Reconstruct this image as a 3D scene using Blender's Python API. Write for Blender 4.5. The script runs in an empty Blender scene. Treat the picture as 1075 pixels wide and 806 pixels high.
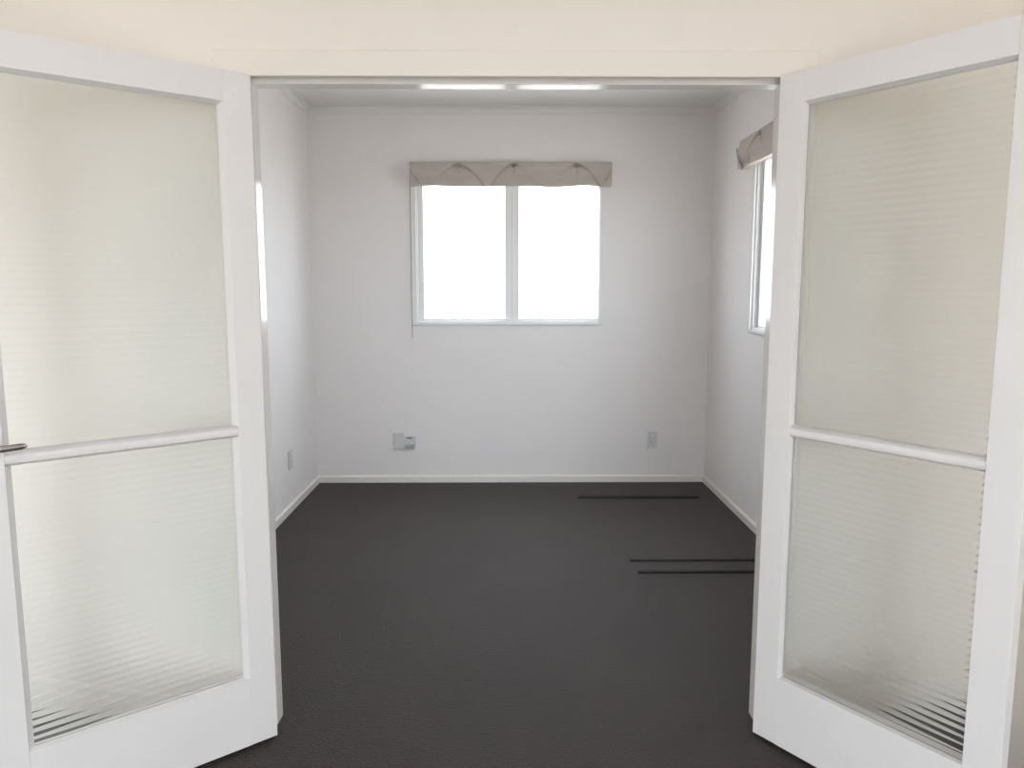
import bpy, bmesh, math, random
from mathutils import Vector, Matrix

# ------------------------------------------------------------------ scene, camera, light
scene = bpy.context.scene
COL = scene.collection
R = math.radians
CAM_H = 1.366
cam_data = bpy.data.cameras.new('camera')
cam_data.sensor_width = 36.0
cam_data.lens = 36.0 * 800.0 / 1075.0
cam_data.clip_start = 0.05
cam = bpy.data.objects.new('camera', cam_data)
cam.location = (0, 0, CAM_H)
cam.rotation_euler = (R(90 - 7.266), 0, R(-0.533))
COL.objects.link(cam)
scene.camera = cam

scene.view_settings.view_transform = 'Standard'
scene.view_settings.look = 'None'
scene.view_settings.gamma = 1.0
scene.view_settings.use_curve_mapping = False
scene.view_settings.exposure = 0.0

world = bpy.data.worlds.new('sky')
scene.world = world
world.use_nodes = True
wn = world.node_tree.nodes
wn.clear()
w_out = wn.new('ShaderNodeOutputWorld')
w_bg = wn.new('ShaderNodeBackground')
w_bg.inputs['Color'].default_value = (0.915, 0.965, 1.075, 1)
w_bg.inputs['Strength'].default_value = 7.5
world.node_tree.links.new(w_bg.outputs[0], w_out.inputs[0])
scene.cycles.max_bounces = 16
scene.cycles.diffuse_bounces = 8
scene.cycles.transmission_bounces = 12
scene.cycles.transparent_max_bounces = 12
scene.cycles.sample_clamp_indirect = 10.0


def portal(name, loc, rot, sx, sy):
    """sky light sampled through a window opening"""
    d = bpy.data.lights.new(name, 'AREA')
    d.shape = 'RECTANGLE'
    d.size, d.size_y = sx, sy
    d.cycles.is_portal = True
    o = bpy.data.objects.new(name, d)
    o.location, o.rotation_euler = loc, rot
    COL.objects.link(o)


# room numbers (metres)
XL, XR = -1.315, 1.405          # back room side walls
YB = 5.25                       # back wall face
YN, YF = 2.205, 2.305           # near and far face of the partition
HC = 2.545                      # ceiling
NXL, NXR, NYB = -2.3, 1.43, -1.9  # near room
WT = 0.14                       # outer wall thickness
W1 = (-0.600, 0.645, 1.125, 2.110)    # back window opening x0 x1 z0 z1
W2 = (3.08, 4.34, 1.125, 2.110)       # right window opening y0 y1 z0 z1
W3 = (-1.25, 1.36, 0.08, 2.40)          # window behind the camera x0 x1 z0 z1
W4 = (1.30, 2.02, 0.25, 1.65)          # added unseen left window, placed to brighten behind the left door: y0 y1 z0 z1
portal('portal_back', ((W1[0]+W1[1])/2, YB+.13, (W1[2]+W1[3])/2), (R(-90), 0, 0), W1[1]-W1[0], W1[3]-W1[2])
portal('portal_side', (XR+.13, (W2[0]+W2[1])/2, (W2[2]+W2[3])/2), (R(90), 0, R(90)), W2[1]-W2[0], W2[3]-W2[2])
portal('portal_rear', ((W3[0]+W3[1])/2, NYB-.13, (W3[2]+W3[3])/2), (R(90), 0, 0), W3[1]-W3[0], W3[3]-W3[2])

portal('portal_near_side', (NXL-.13, (W4[0]+W4[1])/2, (W4[2]+W4[3])/2), (R(90), 0, R(-90)), W4[1]-W4[0], W4[3]-W4[2])


# ------------------------------------------------------------------ materials
def new_mat(name):
    m = bpy.data.materials.new(name)
    m.use_nodes = True
    nt = m.node_tree
    return m, nt, nt.nodes['Principled BSDF']


def paint(name, col, rough=0.5, bump=0.0, scale=60.0, spec=0.5, var=0.02):
    m, nt, b = new_mat(name)
    N, L = nt.nodes, nt.links
    tc = N.new('ShaderNodeTexCoord')
    n = N.new('ShaderNodeTexNoise')
    n.inputs['Scale'].default_value = 3.0
    n.inputs['Detail'].default_value = 4.0
    L.new(tc.outputs['Object'], n.inputs['Vector'])
    r = N.new('ShaderNodeMix')
    r.data_type = 'RGBA'
    r.inputs[6].default_value = tuple(c*(1-var) for c in col) + (1,)
    r.inputs[7].default_value = tuple(min(1, c*(1+var)) for c in col) + (1,)
    L.new(n.outputs['Fac'], r.inputs[0])
    L.new(r.outputs[2], b.inputs['Base Color'])
    b.inputs['Roughness'].default_value = rough
    b.inputs['Specular IOR Level'].default_value = spec
    if bump:
        n2 = N.new('ShaderNodeTexNoise')
        n2.inputs['Scale'].default_value = scale
        n2.inputs['Detail'].default_value = 6.0
        L.new(tc.outputs['Object'], n2.inputs['Vector'])
        bp = N.new('ShaderNodeBump')
        bp.inputs['Strength'].default_value = bump
        bp.inputs['Distance'].default_value = 0.002
        L.new(n2.outputs['Fac'], bp.inputs['Height'])
        L.new(bp.outputs[0], b.inputs['Normal'])
    return m


M = {}
M['wall'] = paint('wall_paint', (0.845, 0.815, 0.80), 0.6, 0.12, 90)
M['near_wall'] = paint('near_wall_paint', (0.88, 0.81, 0.74), 0.6, 0.12, 90)
M['ceiling'] = paint('ceiling_paint', (0.80, 0.79, 0.77), 0.75, 0.1, 60)
M['trim'] = paint('gloss_trim_paint', (0.84, 0.81, 0.77), 0.14, 0.05, 30)
M['casing'] = paint('casing_paint', (0.88, 0.81, 0.74), 0.35, 0.05, 30)
M['door'] = paint('door_paint', (0.85, 0.82, 0.80), 0.32, 0.04, 30)
M['frame'] = paint('window_frame_paint', (0.80, 0.80, 0.79), 0.35)
M['plate'] = paint('outlet_plastic', (0.66, 0.66, 0.66), 0.4)
M['adapter'] = paint('adapter_plastic', (0.40, 0.40, 0.41), 0.45)
M['plate_dark'] = paint('outlet_dark_plastic', (0.22, 0.22, 0.23), 0.45)
M['strip'] = paint('black_strip', (0.006, 0.006, 0.006), 0.7, var=.2)
M['ground'] = paint('pale_concrete', (0.74, 0.67, 0.60), 0.9, 0.3, 8)


def metal(name, col, rough):
    m, nt, b = new_mat(name)
    b.inputs['Base Color'].default_value = col + (1,)
    b.inputs['Metallic'].default_value = 1.0
    n = nt.nodes.new('ShaderNodeTexNoise')
    n.inputs['Scale'].default_value = 200.0
    mr = nt.nodes.new('ShaderNodeMapRange')
    mr.inputs[3].default_value = rough*.8
    mr.inputs[4].default_value = rough*1.2
    nt.links.new(n.outputs['Fac'], mr.inputs[0])
    nt.links.new(mr.outputs[0], b.inputs['Roughness'])
    return m


M['chrome'] = metal('satin_chrome', (0.55, 0.55, 0.54), 0.28)
M['dark_metal'] = metal('dark_metal', (0.12, 0.115, 0.11), 0.4)


def carpet():
    m, nt, b = new_mat('charcoal_carpet')
    N, L = nt.nodes, nt.links
    tc = N.new('ShaderNodeTexCoord')
    n1 = N.new('ShaderNodeTexNoise'); n1.inputs['Scale'].default_value = 260; n1.inputs['Detail'].default_value = 3
    n2 = N.new('ShaderNodeTexNoise'); n2.inputs['Scale'].default_value = 2.2; n2.inputs['Detail'].default_value = 5
    n3 = N.new('ShaderNodeTexVoronoi'); n3.inputs['Scale'].default_value = 190
    for n in (n1, n2, n3):
        L.new(tc.outputs['Object'], n.inputs['Vector'])
    cr = N.new('ShaderNodeValToRGB')
    cr.color_ramp.elements[0].position = 0.25
    cr.color_ramp.elements[0].color = (0.030, 0.0235, 0.0215, 1)
    cr.color_ramp.elements[1].position = 0.75
    cr.color_ramp.elements[1].color = (0.061, 0.0485, 0.044, 1)
    L.new(n1.outputs['Fac'], cr.inputs[0])
    mx = N.new('ShaderNodeMix'); mx.data_type = 'RGBA'; mx.blend_type = 'MULTIPLY'
    mx.inputs[0].default_value = 1.0
    cr2 = N.new('ShaderNodeValToRGB')
    cr2.color_ramp.elements[0].position = 0.3; cr2.color_ramp.elements[0].color = (0.90, 0.89, 0.89, 1)
    cr2.color_ramp.elements[1].position = 0.7; cr2.color_ramp.elements[1].color = (1.06, 1.06, 1.06, 1)
    L.new(n2.outputs['Fac'], cr2.inputs[0])
    L.new(cr.outputs[0], mx.inputs[6]); L.new(cr2.outputs[0], mx.inputs[7])
    L.new(mx.outputs[2], b.inputs['Base Color'])
    b.inputs['Roughness'].default_value = 0.58
    b.inputs['Specular IOR Level'].default_value = 0.36
    bp = N.new('ShaderNodeBump'); bp.inputs['Strength'].default_value = 0.7; bp.inputs['Distance'].default_value = 0.004
    L.new(n3.outputs['Distance'], bp.inputs['Height'])
    L.new(bp.outputs[0], b.inputs['Normal'])
    return m


M['carpet'] = carpet()


def reeded_glass():
    m = bpy.data.materials.new('reeded_glass')
    m.use_nodes = True
    nt = m.node_tree
    N, L = nt.nodes, nt.links
    N.clear()
    out = N.new('ShaderNodeOutputMaterial')
    tint = (0.970, 0.988, 0.985, 1)
    rf = N.new('ShaderNodeBsdfRefraction')
    rf.inputs['Color'].default_value = tint
    rf.inputs['Roughness'].default_value = 0.0
    rf.inputs['IOR'].default_value = 1.5
    t = N.new('ShaderNodeBsdfTransparent'); t.inputs[0].default_value = tint
    g = N.new('ShaderNodeBsdfGlossy'); g.inputs['Roughness'].default_value = 0.3
    m1 = N.new('ShaderNodeMixShader'); m1.inputs[0].default_value = GLASS_CLEAR
    m2 = N.new('ShaderNodeMixShader'); m2.inputs[0].default_value = 0.04
    L.new(rf.outputs[0], m1.inputs[1]); L.new(t.outputs[0], m1.inputs[2])
    L.new(m1.outputs[0], m2.inputs[1]); L.new(g.outputs[0], m2.inputs[2])
    L.new(m2.outputs[0], out.inputs[0])
    return m


GLASS_CLEAR = 0.08
M['reeded'] = reeded_glass()


def window_glass():
    m = bpy.data.materials.new('clear_window_glass')
    m.use_nodes = True
    nt = m.node_tree
    N, L = nt.nodes, nt.links
    N.clear()
    out = N.new('ShaderNodeOutputMaterial')
    t = N.new('ShaderNodeBsdfTransparent'); t.inputs[0].default_value = (0.95, 0.97, 0.96, 1)
    g = N.new('ShaderNodeBsdfGlossy'); g.inputs['Roughness'].default_value = 0.02
    lw = N.new('ShaderNodeLayerWeight'); lw.inputs[0].default_value = 0.5
    pw = N.new('ShaderNodeMath'); pw.operation = 'POWER'; pw.inputs[1].default_value = 5.0
    f = N.new('ShaderNodeMath'); f.operation = 'MULTIPLY_ADD'
    f.inputs[1].default_value = 0.9; f.inputs[2].default_value = 0.04
    L.new(lw.outputs['Facing'], pw.inputs[0]); L.new(pw.outputs[0], f.inputs[0])
    mx = N.new('ShaderNodeMixShader')
    L.new(f.outputs[0], mx.inputs[0]); L.new(t.outputs[0], mx.inputs[1]); L.new(g.outputs[0], mx.inputs[2])
    L.new(mx.outputs[0], out.inputs[0])
    return m


M['window_glass'] = window_glass()


def fabric():
    m, nt, b = new_mat('taupe_blind_fabric')
    N, L = nt.nodes, nt.links
    tc = N.new('ShaderNodeTexCoord')
    w = N.new('ShaderNodeTexNoise'); w.inputs['Scale'].default_value = 14; w.inputs['Detail'].default_value = 5
    L.new(tc.outputs['Object'], w.inputs['Vector'])
    cr = N.new('ShaderNodeValToRGB')
    cr.color_ramp.elements[0].position = .3; cr.color_ramp.elements[0].color = (0.60, 0.545, 0.50, 1)
    cr.color_ramp.elements[1].position = .7; cr.color_ramp.elements[1].color = (0.63, 0.575, 0.53, 1)
    L.new(w.outputs['Fac'], cr.inputs[0])
    L.new(cr.outputs[0], b.inputs['Base Color'])
    b.inputs['Roughness'].default_value = 0.9
    b.inputs['Specular IOR Level'].default_value = 0.1
    wv = N.new('ShaderNodeTexNoise'); wv.inputs['Scale'].default_value = 350
    L.new(tc.outputs['Object'], wv.inputs['Vector'])
    bp = N.new('ShaderNodeBump'); bp.inputs['Strength'].default_value = .3; bp.inputs['Distance'].default_value = .001
    L.new(wv.outputs['Fac'], bp.inputs['Height']); L.new(bp.outputs[0], b.inputs['Normal'])
    tr = N.new('ShaderNodeBsdfTranslucent')
    L.new(cr.outputs[0], tr.inputs[0])
    mx = N.new('ShaderNodeMixShader'); mx.inputs[0].default_value = 0.22
    L.new(b.outputs[0], mx.inputs[1]); L.new(tr.outputs[0], mx.inputs[2])
    L.new(mx.outputs[0], N['Material Output'].inputs[0])
    return m


M['fabric'] = fabric()
M['cord'] = paint('grey_cord', (0.30, 0.29, 0.28), 0.7)


# ------------------------------------------------------------------ mesh helpers
def box(bm, x0, x1, y0, y1, z0, z1):
    v = [bm.verts.new(p) for p in ((x0, y0, z0), (x1, y0, z0), (x1, y1, z0), (x0, y1, z0),
                                   (x0, y0, z1), (x1, y0, z1), (x1, y1, z1), (x0, y1, z1))]
    for f in ((3, 2, 1, 0), (4, 5, 6, 7), (0, 1, 5, 4), (1, 2, 6, 5), (2, 3, 7, 6), (3, 0, 4, 7)):
        bm.faces.new([v[i] for i in f])


def tube(bm, p0, p1, r0, r1=None, n=20):
    r1 = r0 if r1 is None else r1
    p0, p1 = Vector(p0), Vector(p1)
    q = (p1-p0).to_track_quat('Z', 'Y')
    ra, rb = [], []
    for i in range(n):
        a = 2*math.pi*i/n
        d = q @ Vector((math.cos(a), math.sin(a), 0))
        ra.append(bm.verts.new(p0+d*r0)); rb.append(bm.verts.new(p1+d*r1))
    for i in range(n):
        j = (i+1) % n
        bm.faces.new((ra[i], ra[j], rb[j], rb[i]))
    bm.faces.new(ra[::-1]); bm.faces.new(rb)


def sweep(bm, path, prof):
    """profile (list of (u,v)) extruded along X-less straight segment path=(p0,p1,udir,vdir)"""
    p0, p1, ud, vd = (Vector(p) for p in path)
    a = [bm.verts.new(p0+ud*u+vd*v) for u, v in prof]
    b = [bm.verts.new(p1+ud*u+vd*v) for u, v in prof]
    n = len(prof)
    for i in range(n):
        j = (i+1) % n
        bm.faces.new((a[i], a[j], b[j], b[i]))
    bm.faces.new(a[::-1]); bm.faces.new(b)


def obj(name, bm, mat, parent=None, bevel=0.0, smooth=False, seg=2):
    bmesh.ops.recalc_face_normals(bm, faces=bm.faces[:])
    me = bpy.data.meshes.new(name)
    bm.to_mesh(me); bm.free()
    me.materials.append(mat)
    if smooth:
        for p in me.polygons:
            p.use_smooth = True
        me.set_sharp_from_angle(angle=R(50))
    o = bpy.data.objects.new(name, me)
    COL.objects.link(o)
    if parent:
        o.parent = parent
    if bevel:
        mod = o.modifiers.new('edge', 'BEVEL')
        mod.width, mod.segments, mod.limit_method = bevel, seg, 'ANGLE'
        mod.harden_normals = False
    return o


def boxes(name, bl, mat, parent=None, bevel=0.0, seg=2):
    bm = bmesh.new()
    for b in bl:
        box(bm, *b)
    return obj(name, bm, mat, parent, bevel, seg=seg)


def tag(o, label, cat, kind=None, group=None):
    o['label'], o['category'] = label, cat
    if kind:
        o['kind'] = kind
    if group:
        o['group'] = group
    return o


def empty(name, loc, rz=0.0):
    o = bpy.data.objects.new(name, None)
    o.location, o.rotation_euler = loc, (0, 0, rz)
    o.empty_display_size = .1
    COL.objects.link(o)
    return o


def wall_hole_x(x0, x1, y0, y1, z0, z1, hole):
    """wall running along x with a window hole (x,x,z,z)"""
    a, b, c, d = hole
    return [(x0, a, y0, y1, z0, z1), (b, x1, y0, y1, z0, z1), (a, b, y0, y1, z0, c), (a, b, y0, y1, d, z1)]


def wall_hole_y(x0, x1, y0, y1, z0, z1, hole):
    a, b, c, d = hole
    return [(x0, x1, y0, a, z0, z1), (x0, x1, b, y1, z0, z1), (x0, x1, a, b, z0, c), (x0, x1, a, b, d, z1)]


# ------------------------------------------------------------------ room shell
S = 'structure'
fl = boxes('floor', [(NXL-.1, NXR+.1, NYB-.1, YB+.1, -.12, 0)], M['carpet'])
tag(fl, 'dark charcoal carpet covering the floor through the doorway', 'floor', S)
ce = boxes('ceiling', [(NXL-.1, NXR+.1, NYB-.1, YB+.1, HC, HC+.1)], M['ceiling'])
tag(ce, 'plain white ceiling above both rooms', 'ceiling', S)
gr = boxes('ground', [(-40, 40, -40, 40, -.6, -.45)], M['ground'])
tag(gr, 'pale ground outside beyond the windows', 'ground', S)

tag(boxes('wall_back', wall_hole_x(XL, XR, YB, YB+WT, 0, HC, W1), M['wall']),
    'white back wall of the empty room behind the double window', 'wall', S)
tag(boxes('wall_left', [(XL-WT, XL, YF, YB+WT, 0, HC)], M['wall']),
    'white windowless left side wall of the empty back room', 'wall', S)
tag(boxes('wall_right', wall_hole_y(XR, XR+WT, YF, YB+WT, 0, HC, W2), M['wall']),
    'white right side wall of the back room, with a window', 'wall', S)
OX0, OX1, OZ = -0.735, 0.800, 1.960       # rebates of the opening
JB = 0.018
tag(boxes('wall_partition', [(NXL, OX0-JB, YN, YF, 0, HC), (OX1+JB, NXR, YN, YF, 0, HC),
                             (OX0-JB, OX1+JB, YN, YF, OZ+JB, HC)], M['near_wall']),
    'cream partition wall around and above the double doorway', 'wall', S)
tag(boxes('wall_near_left', wall_hole_y(NXL-WT, NXL, NYB, YF, 0, HC, W4), M['near_wall']),
    'cream left wall of the near room with an added window out of view', 'wall', S)
tag(boxes('wall_near_right', [(NXR, NXR+WT, NYB, YF, 0, HC)], M['near_wall']),
    'cream right wall of the near room behind the right glazed door', 'wall', S)
tag(boxes('wall_rear', wall_hole_x(NXL, NXR, NYB-WT, NYB, 0, HC, W3), M['near_wall']),
    'cream rear wall of the near room behind the camera', 'wall', S)

# door frame: jamb linings with planted stops, then the flat casing on the near face
ST = 2.250
jm = boxes('trim_1', [(OX0-JB, OX0, YN, YF, 0, OZ+JB), (OX0, -0.715, ST, YF, 0, OZ),
                      (OX1, OX1+JB, YN, YF, 0, OZ+JB), (OX1, 0.787, ST, YF, 0, OZ),
                      (OX0, OX1, YN, YF, OZ, OZ+JB), (-0.715, 0.787, ST, YF, 1.935, OZ)], M['trim'], bevel=.0015)
tag(jm, 'glossy white door jamb lining the double doorway opening', 'door frame', S)
CT = 2.198
cs = boxes('trim_2', [(OX0-.010-.062, OX0-.010, CT, YN, 0, 1.943), (OX1+.010, OX1+.072, CT, YN, 0, 1.943),
                      (OX0-.072, OX1+.072, CT, YN, 1.943, 2.013)], M['casing'], bevel=.003)
tag(cs, 'flat cream casing boards around the double doorway', 'door casing', S)


def skirting(name, p0, p1, nrm, label, h=.05, t=.012):
    bm = bmesh.new()
    sweep(bm, (p0, p1, nrm, (0, 0, 1)), [(0, 0), (t, 0), (t, h-.01), (t*.45, h-.002), (t*.3, h), (0, h)])
    return tag(obj(name, bm, M['trim']), label, 'baseboard', S)


skirting('baseboard_back', (XL, YB, 0), (XR, YB, 0), (0, -1, 0), 'low white baseboard along the back wall below the double window')
skirting('baseboard_left', (XL, YF, 0), (XL, YB-.012, 0), (1, 0, 0), 'low white baseboard along the left wall of the back room')
skirting('baseboard_right', (XR, YF, 0), (XR, YB-.012, 0), (-1, 0, 0), 'low white baseboard along the right wall of the back room')
skirting('baseboard_near_left', (NXL, YN, 0), (OX0-.072, YN, 0), (0, -1, 0), 'white baseboard behind the left glazed door', .05)
skirting('baseboard_near_right', (OX1+.072, YN, 0), (NXR, YN, 0), (0, -1, 0), 'white baseboard behind the right glazed door', .05)


def cornice(name, p0, p1, nrm, label, s=.045):
    bm = bmesh.new()
    prof = [(0, 0), (0, -s)]
    for i in range(7):
        a = math.pi/2*i/6
        prof.append((.008+(s-.008)*(1-math.cos(a)), -s+.006+(s-.012)*math.sin(a)))
    prof.append((s, 0))
    sweep(bm, (p0, p1, nrm, (0, 0, 1)), prof)
    return tag(obj(name, bm, M['ceiling']), label, 'cornice', S)


cornice('trim_3', (XL, YB, HC), (XR, YB, HC), (0, -1, 0), 'white cornice at the top of the back wall')
cornice('trim_4', (XL, YF, HC), (XL, YB, HC), (1, 0, 0), 'white cornice at the top of the left wall in the back room')
cornice('trim_5', (XR, YF, HC), (XR, YB, HC), (-1, 0, 0), 'white cornice at the top of the right wall in the back room')


# ------------------------------------------------------------------ windows
def ring(bm, x0, x1, z0, z1, wl, wr, wb, wt, y0, y1):
    box(bm, x0, x0+wl, y0, y1, z0, z1)
    box(bm, x1-wr, x1, y0, y1, z0, z1)
    box(bm, x0+wl, x1-wr, y0, y1, z0, z0+wb)
    box(bm, x0+wl, x1-wr, y0, y1, z1-wt, z1)


def window(name, loc, rz, w, z0, z1, panes, label, sash_w=.045, right_w=.009, casing=True):
    """local x along the wall (0..w), local -y into the room, wall face at y = 0"""
    root = empty(name, loc, rz)
    tag(root, label, 'window', S)
    bm = bmesh.new()
    ring(bm, .0006, w-.0006, z0+.0006, z1-.0006, .0114, .0054, .0114, .0294, 0, .12)          # lining in the wall
    obj('window_frame', bm, M['frame'], root, .002)
    if casing:
        bm = bmesh.new()
        ring(bm, -.035, w+.027, z0-.02, z1+.04, .037, .029, .022, .042, -.014, -.0004)
        obj('casing', bm, M['frame'], root, .003)
    n = len(panes)
    for i, (a, b) in enumerate(panes):
        sa = .012 if i == 0 else (panes[i-1][1]+a)/2
        sb = w-.006 if i == n-1 else (b+panes[i+1][0])/2
        bm = bmesh.new()
        ring(bm, sa, sb, z0+.012, z1-.03, a-sa, sb-b, .012, .03, .025, .065)
        s = obj('sash', bm, M['frame'], root, .003)
        bm = bmesh.new()
        box(bm, a-.004, b+.004, .043, .047, z0+.02, z1-.056)
        obj('pane', bm, M['window_glass'], s)
    return root


window('window_1', (W1[0], YB, 0), 0, W1[1]-W1[0], W1[2], W1[3], [(.047, .600), (.698, 1.236)],
       'white framed double window in the back wall under the wide blind')
# right wall: local x runs from the far end towards the camera
window('window_2', (XR, W2[1], 0), R(-90), W2[1]-W2[0], W2[2], W2[3], [(.047, .600), (.698, 1.236)],
       'window in the right wall, seen as a bright sliver past the door')
window('window_3', (W3[1], NYB, 0), R(180), W3[1]-W3[0], W3[2], W3[3], [(.05, 1.25), (1.34, 2.56)],
       'wide window in the rear wall behind the camera')

window('added_window', (NXL, W4[0], 0), R(90), W4[1]-W4[0], W4[2], W4[3], [(.05, .32), (.40, .67)],
       'unseen window added in the near left wall to light behind the left door')


# ------------------------------------------------------------------ glazed doors
RIB = 0.019


def reeded_pane(x0, x1, z0, z1, yc, sgn, sag=0.0018, t=.004):
    bm = bmesh.new()
    n = max(1, round((z1-z0)/RIB))
    p = (z1-z0)/n
    K = 10
    front, back = [], []
    for i in range(n*K+1):
        z = z0+p*i/K
        u = (i % K)/K*2-1
        y = yc+sgn*(t/2+sag*(1-u*u))
        front.append((bm.verts.new((x0, y, z)), bm.verts.new((x1, y, z))))
        back.append((bm.verts.new((x0, yc-sgn*t/2, z)), bm.verts.new((x1, yc-sgn*t/2, z))))
    for i in range(n*K):
        bm.faces.new((front[i][0], front[i][1], front[i+1][1], front[i+1][0]))
        bm.faces.new((back[i][1], back[i][0], back[i+1][0], back[i+1][1]))
        bm.faces.new((front[i][0], front[i+1][0], back[i+1][0], back[i][0]))
        bm.faces.new((front[i][1], back[i][1], back[i+1][1], front[i+1][1]))
    bm.faces.new((front[0][0], back[0][0], back[0][1], front[0][1]))
    bm.faces.new((front[-1][0], front[-1][1], back[-1][1], back[-1][0]))
    return bm


def bead_ring(x0, x1, z0, z1, yf, yg, w):
    """mitred sloping bead between the face opening (outer) and the glass (inner); yf face side, yg glass side"""
    bm = bmesh.new()
    o = [(x0, z0), (x1, z0), (x1, z1), (x0, z1)]
    i = [(x0+w, z0+w), (x1-w, z0+w), (x1-w, z1-w), (x0+w, z1-w)]
    A = [bm.verts.new((a, yf, c)) for a, c in o]
    B = [bm.verts.new((a, yg, c)) for a, c in i]
    C = [bm.verts.new((a, yg, c)) for a, c in o]
    for k in range(4):
        j = (k+1) % 4
        bm.faces.new((A[k], A[j], B[j], B[k]))
        bm.faces.new((B[k], B[j], C[j], C[k]))
        bm.faces.new((C[k], C[j], A[j], A[k]))
    return bm


def lever(root, s, z, yface, sgn, toward=-1, label=None):
    """round rose, neck and a flat lever pointing along local x"""
    bm = bmesh.new()
    tube(bm, (s, yface, z), (s, yface+sgn*.008, z), .026, .024, 28)
    h = obj('lever_handle', bm, M['chrome'], root, .001, True)
    h['label'] = 'satin chrome lever handle'
    bm = bmesh.new()
    tube(bm, (s, yface+sgn*.006, z), (s, yface+sgn*.05, z), .009, .009, 18)
    obj('neck', bm, M['chrome'], h, smooth=True)
    bm = bmesh.new()
    L = .079
    N_ = 16
    rings = []
    for k in range(N_+1):
        u = k/N_
        x = s+toward*(-.012+u*(L+.012))
        hh = .0095*(1-.25*u) * (1 if u < .9 else math.sqrt(max(.02, 1-((u-.9)/.1)**2)))
        tt = .0065*(1-.2*u) * (1 if u < .9 else math.sqrt(max(.02, 1-((u-.9)/.1)**2)))
        yy = yface+sgn*(.050-.012*u*u)
        rings.append([bm.verts.new((x, yy+tt*math.cos(a), z+hh*math.sin(a)))
                      for a in (2*math.pi*q/14 for q in range(14))])
    for k in range(N_):
        for q in range(14):
            r = (q+1) % 14
            bm.faces.new((rings[k][q], rings[k][r], rings[k+1][r], rings[k+1][q]))
    bm.faces.new(rings[0]); bm.faces.new(rings[-1][::-1])
    obj('lever', bm, M['chrome'], h, smooth=True)


def glazed_door(name, corner, ang, sgn, width, g0, g1, label, handle, W=.013):
    """local x along the leaf from the hinge; visible face at y = 0, body behind it (towards -sgn*y)"""
    root = empty(name, (corner[0], corner[1], 0), ang)
    tag(root, label, 'door', S)
    T = .040
    ya, yb = sorted((0.0, -sgn*T))
    zb, zt = .010, 1.9425
    G0, G1 = .222, 1.852          # glass opening
    MR0, MR1 = .945, .975         # glazing bar
    a, b = g0-W, g1+W             # face opening
    gb, gt = G0-W*.4, G1+.008
    boxes('stile', [(0, a, ya, yb, zb, zt)], M['door'], root, .0018)
    boxes('stile', [(b, width, ya, yb, zb, zt)], M['door'], root, .0018)
    boxes('top_rail', [(a, b, ya, yb, gt, zt)], M['door'], root, .0006)
    boxes('bottom_rail', [(a, b, ya, yb, zb, gb)], M['door'], root, .0006)
    # moulded glazing bar
    bm = bmesh.new()
    yv, yw = 0.0, -sgn*T
    prof = [(yv-sgn*.015, MR0), (yv-sgn*.006, MR0+.004), (yv-sgn*.004, MR0+.012), (yv-sgn*.004, MR1-.008),
            (yv-sgn*.015, MR1), (yw+sgn*.006, MR1), (yw+sgn*.002, MR1-.008), (yw+sgn*.002, MR0+.008), (yw+sgn*.006, MR0)]
    sweep(bm, ((a, 0, 0), (b, 0, 0), (0, 1, 0), (0, 0, 1)), prof)
    obj('glazing_bar', bm, M['door'], root, .001)
    yg = -sgn*T*.5
    for lo, hi in ((gb, MR0), (MR1, gt)):
        p = obj('glass_pane', reeded_pane(a+.001, b-.001, lo+.001, hi-.001, yg, sgn), M['reeded'], root, smooth=True)
        p['label'] = 'horizontally reeded obscure glass'
        bm = bmesh.new()                       # crisp rim: split it from the smooth ribbed face
        bm.from_mesh(p.data)
        rim = [f for f in bm.faces if abs(f.normal.x) > .5 or abs(f.normal.y) < .5]
        bmesh.ops.split_edges(bm, edges=list({e for f in rim for e in f.edges}))
        for f in bm.faces:
            f.smooth = not (abs(f.normal.x) > .5 or abs(f.normal.y) < .5)
        bm.to_mesh(p.data); bm.free()
        # sloping beads on both faces, one ring per face
        bm = bmesh.new()
        for (yf, y2) in ((-sgn*.003, yg+sgn*.0045), (-sgn*(T-.003), yg-sgn*.003)):
            o4 = [(a, lo), (b, lo), (b, hi), (a, hi)]
            dl, dh = (W*.4, .004) if lo < .5 else (.004, .008)
            w_ = W if yf == -sgn*.003 else .003
            i4 = [(a+w_, lo+dl), (b-w_, lo+dl), (b-w_, hi-dh), (a+w_, hi-dh)]
            A = [bm.verts.new((x, yf, z)) for x, z in o4]
            B = [bm.verts.new((x, y2, z)) for x, z in i4]
            C = [bm.verts.new((x, y2, z)) for x, z in o4]
            for k in range(4):
                j = (k+1) % 4
                bm.faces.new((A[k], A[j], B[j], B[k]))
                bm.faces.new((B[k], B[j], C[j], C[k]))
                bm.faces.new((C[k], C[j], A[j], A[k]))
        obj('glazing_bead', bm, M['door'], root)
    for z in (.25, .98, 1.72):
        bm = bmesh.new()
        tube(bm, (-.006, -sgn*(T+.001), z-.045), (-.006, -sgn*(T+.001), z+.045), .005, .005, 12)
        obj('hinge', bm, M['chrome'], root, smooth=True)
    zc = .995
    if handle:
        lever(root, handle, zc, 0.0, sgn)
    else:
        bm = bmesh.new()
        box(bm, width-.0005, width+.0015, min(-sgn*.009, -sgn*.031), max(-sgn*.009, -sgn*.031), zc-.055, zc+.015)
        p = obj('strike_plate', bm, M['dark_metal'], root, .0006)
        p['label'] = 'dark metal strike plate'
    return root


glazed_door('door_1', (-.694, 2.177), R(180+39.4), 1, .700, .090, .620,
            'left white glazed door leaf with a lever handle, swung open', .668)
glazed_door('door_2', (.759, 2.181), R(-54.6), -1, .674, .083, .586,
            'right white glazed door leaf without a lever, swung open', None, .005)


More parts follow.
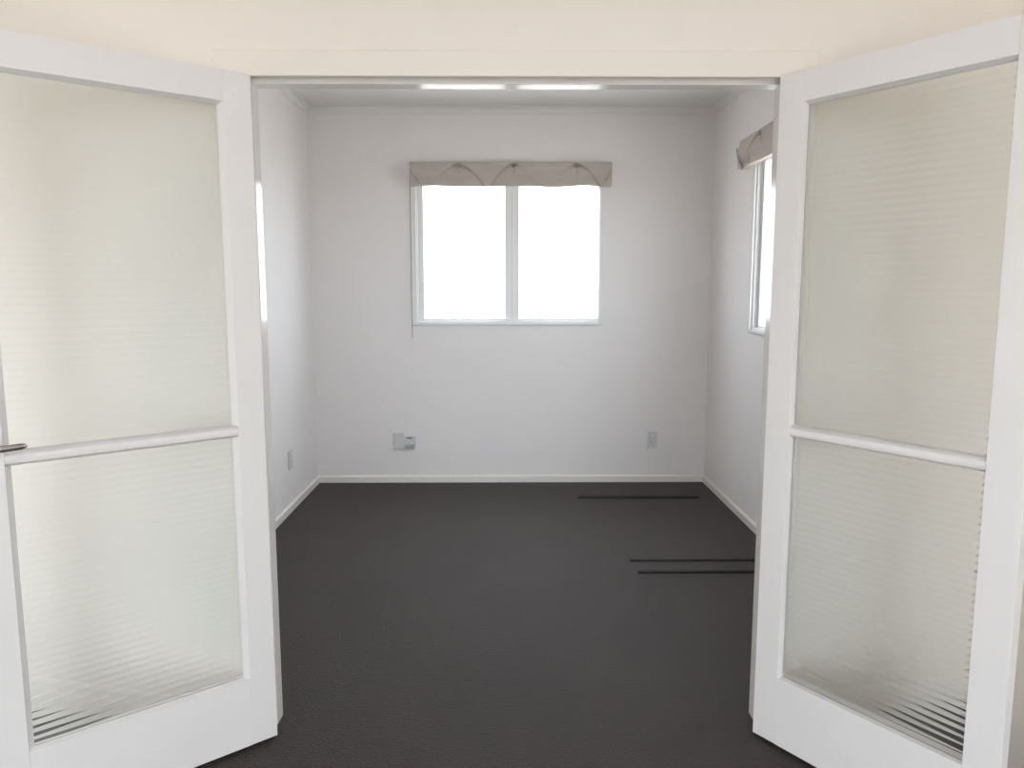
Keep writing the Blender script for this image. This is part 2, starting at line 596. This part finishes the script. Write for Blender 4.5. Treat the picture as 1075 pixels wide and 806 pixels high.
# ------------------------------------------------------------------ roman blinds
def roman_blind(name, loc, rz, w, zt, zb, pinches, label):
    """local x 0..w along the wall, local -y into the room"""
    root = empty(name, loc, rz)
    tag(root, label, 'blind', group='raised roman blinds over the windows')
    boxes('headrail', [(.008, w-.008, -.018, -.001, zt-.045, zt-.006)], M['frame'], root, .002)
    nx, nz = 200, 34
    bm = bmesh.new()
    H = zt-zb

    def depth(x, v):                 # v 0 top .. 1 bottom
        d = .058+.022*math.sin(math.pi*min(1, v*1.05))**.8
        d += .006*math.sin(2*math.pi*(v*2.0+.1))*(.3+.7*v)
        for px, hw, sl, sr in pinches:
            dx = (x-px)/hw
            arc = .16+.82*dx*dx      # crease sagging away from the cord
            if abs(dx) < 1.08 and .16 <= arc:
                k_ = sl if dx < 0 else sr
                d -= .017*math.exp(-((v-arc)/.055)**2)*(1-.35*abs(dx))*(k_+(1-k_)*math.exp(-(dx/.3)**2))
            d -= .030*math.exp(-((x-px)/.030)**2-((v-.15)/.06)**2)
            d -= .010*math.exp(-((x-px)/.007)**2)*(1 if .16 < v < .5 else 0)
        return d

    def bottom(x):
        return zb-.004*math.cos(2*math.pi*(x/w)*3)+.003*math.sin(x*17)

    F, Bk = [], []
    for i in range(nx+1):
        x = w*i/nx
        inset = .008
        colf, colb = [], []
        for k in range(nz+1):
            v = k/nz
            xx = x+(inset*v if i == 0 else (-inset*v if i == nx else 0))
            z = zt+(bottom(x)-zt)*v
            colf.append(bm.verts.new((xx, -depth(x, v), z)))
            colb.append(bm.verts.new((xx, -.004-.012*v, z+.004*v)))
        F.append(colf); Bk.append(colb)
    for i in range(nx):
        for k in range(nz):
            bm.faces.new((F[i][k], F[i][k+1], F[i+1][k+1], F[i+1][k]))
            bm.faces.new((Bk[i][k], Bk[i+1][k], Bk[i+1][k+1], Bk[i][k+1]))
        bm.faces.new((F[i][0], F[i+1][0], Bk[i+1][0], Bk[i][0]))
        bm.faces.new((F[i][nz], Bk[i][nz], Bk[i+1][nz], F[i+1][nz]))
    for k in range(nz):
        bm.faces.new((F[0][k], Bk[0][k], Bk[0][k+1], F[0][k+1]))
        bm.faces.new((F[nx][k], F[nx][k+1], Bk[nx][k+1], Bk[nx][k]))
    obj('fabric', bm, M['fabric'], root, smooth=True)
    # loose folded edges hanging at each end
    for e, sx in ((0.0, 1), (w, -1)):
        bm = bmesh.new()
        x0, x1 = sorted((e+sx*.004, e+sx*.060))
        xs = e+sx*.004
        pts = [(xs, -.086, zt-.045), (xs, -.074, zb-.002), (e+sx*.060, -.084, zb-.002), (e+sx*.012, -.092, zt-.050)]
        f = [bm.verts.new(p) for p in pts]
        g = [bm.verts.new((p[0], p[1]+.006, p[2])) for p in pts]
        bm.faces.new(f); bm.faces.new(g[::-1])
        for k in range(4):
            j = (k+1) % 4
            bm.faces.new((f[k], f[j], g[j], g[k]))
        obj('end_fold', bm, M['fabric'], root)
    return root


PX = 5.175/800.0
bl = roman_blind('roman_blind', (-.630, YB-.012, 0), 0, 1.342, 2.184, 2.027,
                 [(.315, .17, .3, 1), (.690, .15, 1, .35), (1.105, .15, .4, 1)],
                 'taupe fabric blind drawn up over the double back window')
bm = bmesh.new()
tube(bm, (-.003, -.020, 2.17), (-.003, -.016, 1.015), .0022, .0022, 8)
c_ = obj('pull_cord', bm, M['cord'], bl, smooth=True)
bm = bmesh.new()
tube(bm, (-.003, -.016, 1.02), (-.003, -.016, .975), .0035, .0055, 12)
obj('cord_weight', bm, M['frame'], c_, smooth=True)
roman_blind('roman_blind', (XR-.012, 4.42, 0), R(-90), 1.40, 2.184, 2.027,
            [(.315, .16, 1, .3), (.700, .15, .4, 1), (1.105, .16, 1, .5)],
            'taupe fabric blind drawn up over the right wall window')


# ------------------------------------------------------------------ outlets
def outlet(name, loc, rz, w, h, label, cat, sockets=True, plug=False, dark=False):
    """local x centred, local -y into the room, z from 0 at loc"""
    root = empty(name, loc, rz)
    tag(root, label, cat)
    boxes('cover_plate', [(-w/2, w/2, -.010, 0, 0, h)], M['plate'], root, .003)
    if sockets:
        for sx in (-1, 1):
            boxes('pin_slot', [(sx*.010-.0016, sx*.010+.0016, -.0104, -.006, h*.34, h*.34+.012)], M['plate_dark'], root)
        boxes('pin_slot', [(-.0016, .0016, -.0104, -.006, h*.2, h*.2+.012)], M['plate_dark'], root)
        boxes('rocker_switch', [(-.007, .007, -.014, -.008, h*.68, h*.68+.022)], M['frame'], root, .0015)
    if plug:
        boxes('adapter', [(-w*.42, w*.42, -.042, -.010, h*.05, h*.34)], M['adapter'], root, .004)
        boxes('rocker_switch', [(-.024, .014, -.0135, -.008, h*.76, h*.76+.012)], M['plate_dark'], root, .001)
    return root


ol = outlet('wall_plate', (-.742, YB, .238), 0, .077, .118,
            'blank grey wall plate on the back wall, left beside the power outlet', 'wall plate', False)
outlet('power_outlet', (-.664, YB, .244), 0, .074, .090,
       'small power outlet with an adapter, next to the blank plate on the back wall', 'outlet', False, True)
outlet('power_outlet', (1.033, YB, .243), 0, .066, .116,
       'single white power outlet near the right end of the back wall', 'outlet')
outlet('power_outlet', (XL, 4.567, .262), R(90), .074, .116,
       'single power outlet low on the left wall of the back room', 'outlet')


# ------------------------------------------------------------------ strips lying on the carpet
def strip(x0, x1, y0, y1, h, label, skew=0.0):
    bm = bmesh.new()
    n = 24
    prof = [(0, 0), (0, .7), (.12, 1), (.88, 1), (1, .7), (1, 0)]
    rows = []
    for i in range(n+1):
        u = i/n
        x = x0+(x1-x0)*u
        lift = .0008*math.sin(u*9)**2
        rows.append([bm.verts.new((x, y0+skew*u+(y1-y0)*a, (h+lift)*c)) for a, c in prof])
    for i in range(n):
        for k in range(len(prof)):
            j = (k+1) % len(prof)
            bm.faces.new((rows[i][k], rows[i][j], rows[i+1][j], rows[i+1][k]))
    bm.faces.new(rows[0]); bm.faces.new(rows[-1][::-1])
    o = obj('floor_strip', bm, M['strip'])
    return tag(o, label, 'strip', group='thin black strips left on the carpet')


strip(.475, 1.262, 4.825, 4.865, .008, 'thin black strip lying on the carpet closest to the back wall', -.01)
strip(.626, 1.30, 3.672, 3.692, .006, 'thin black strip on the carpet, farther of the pair beside the right door')
strip(.640, 1.30, 3.512, 3.536, .008, 'thin black strip on the carpet, nearer of the pair beside the right door')
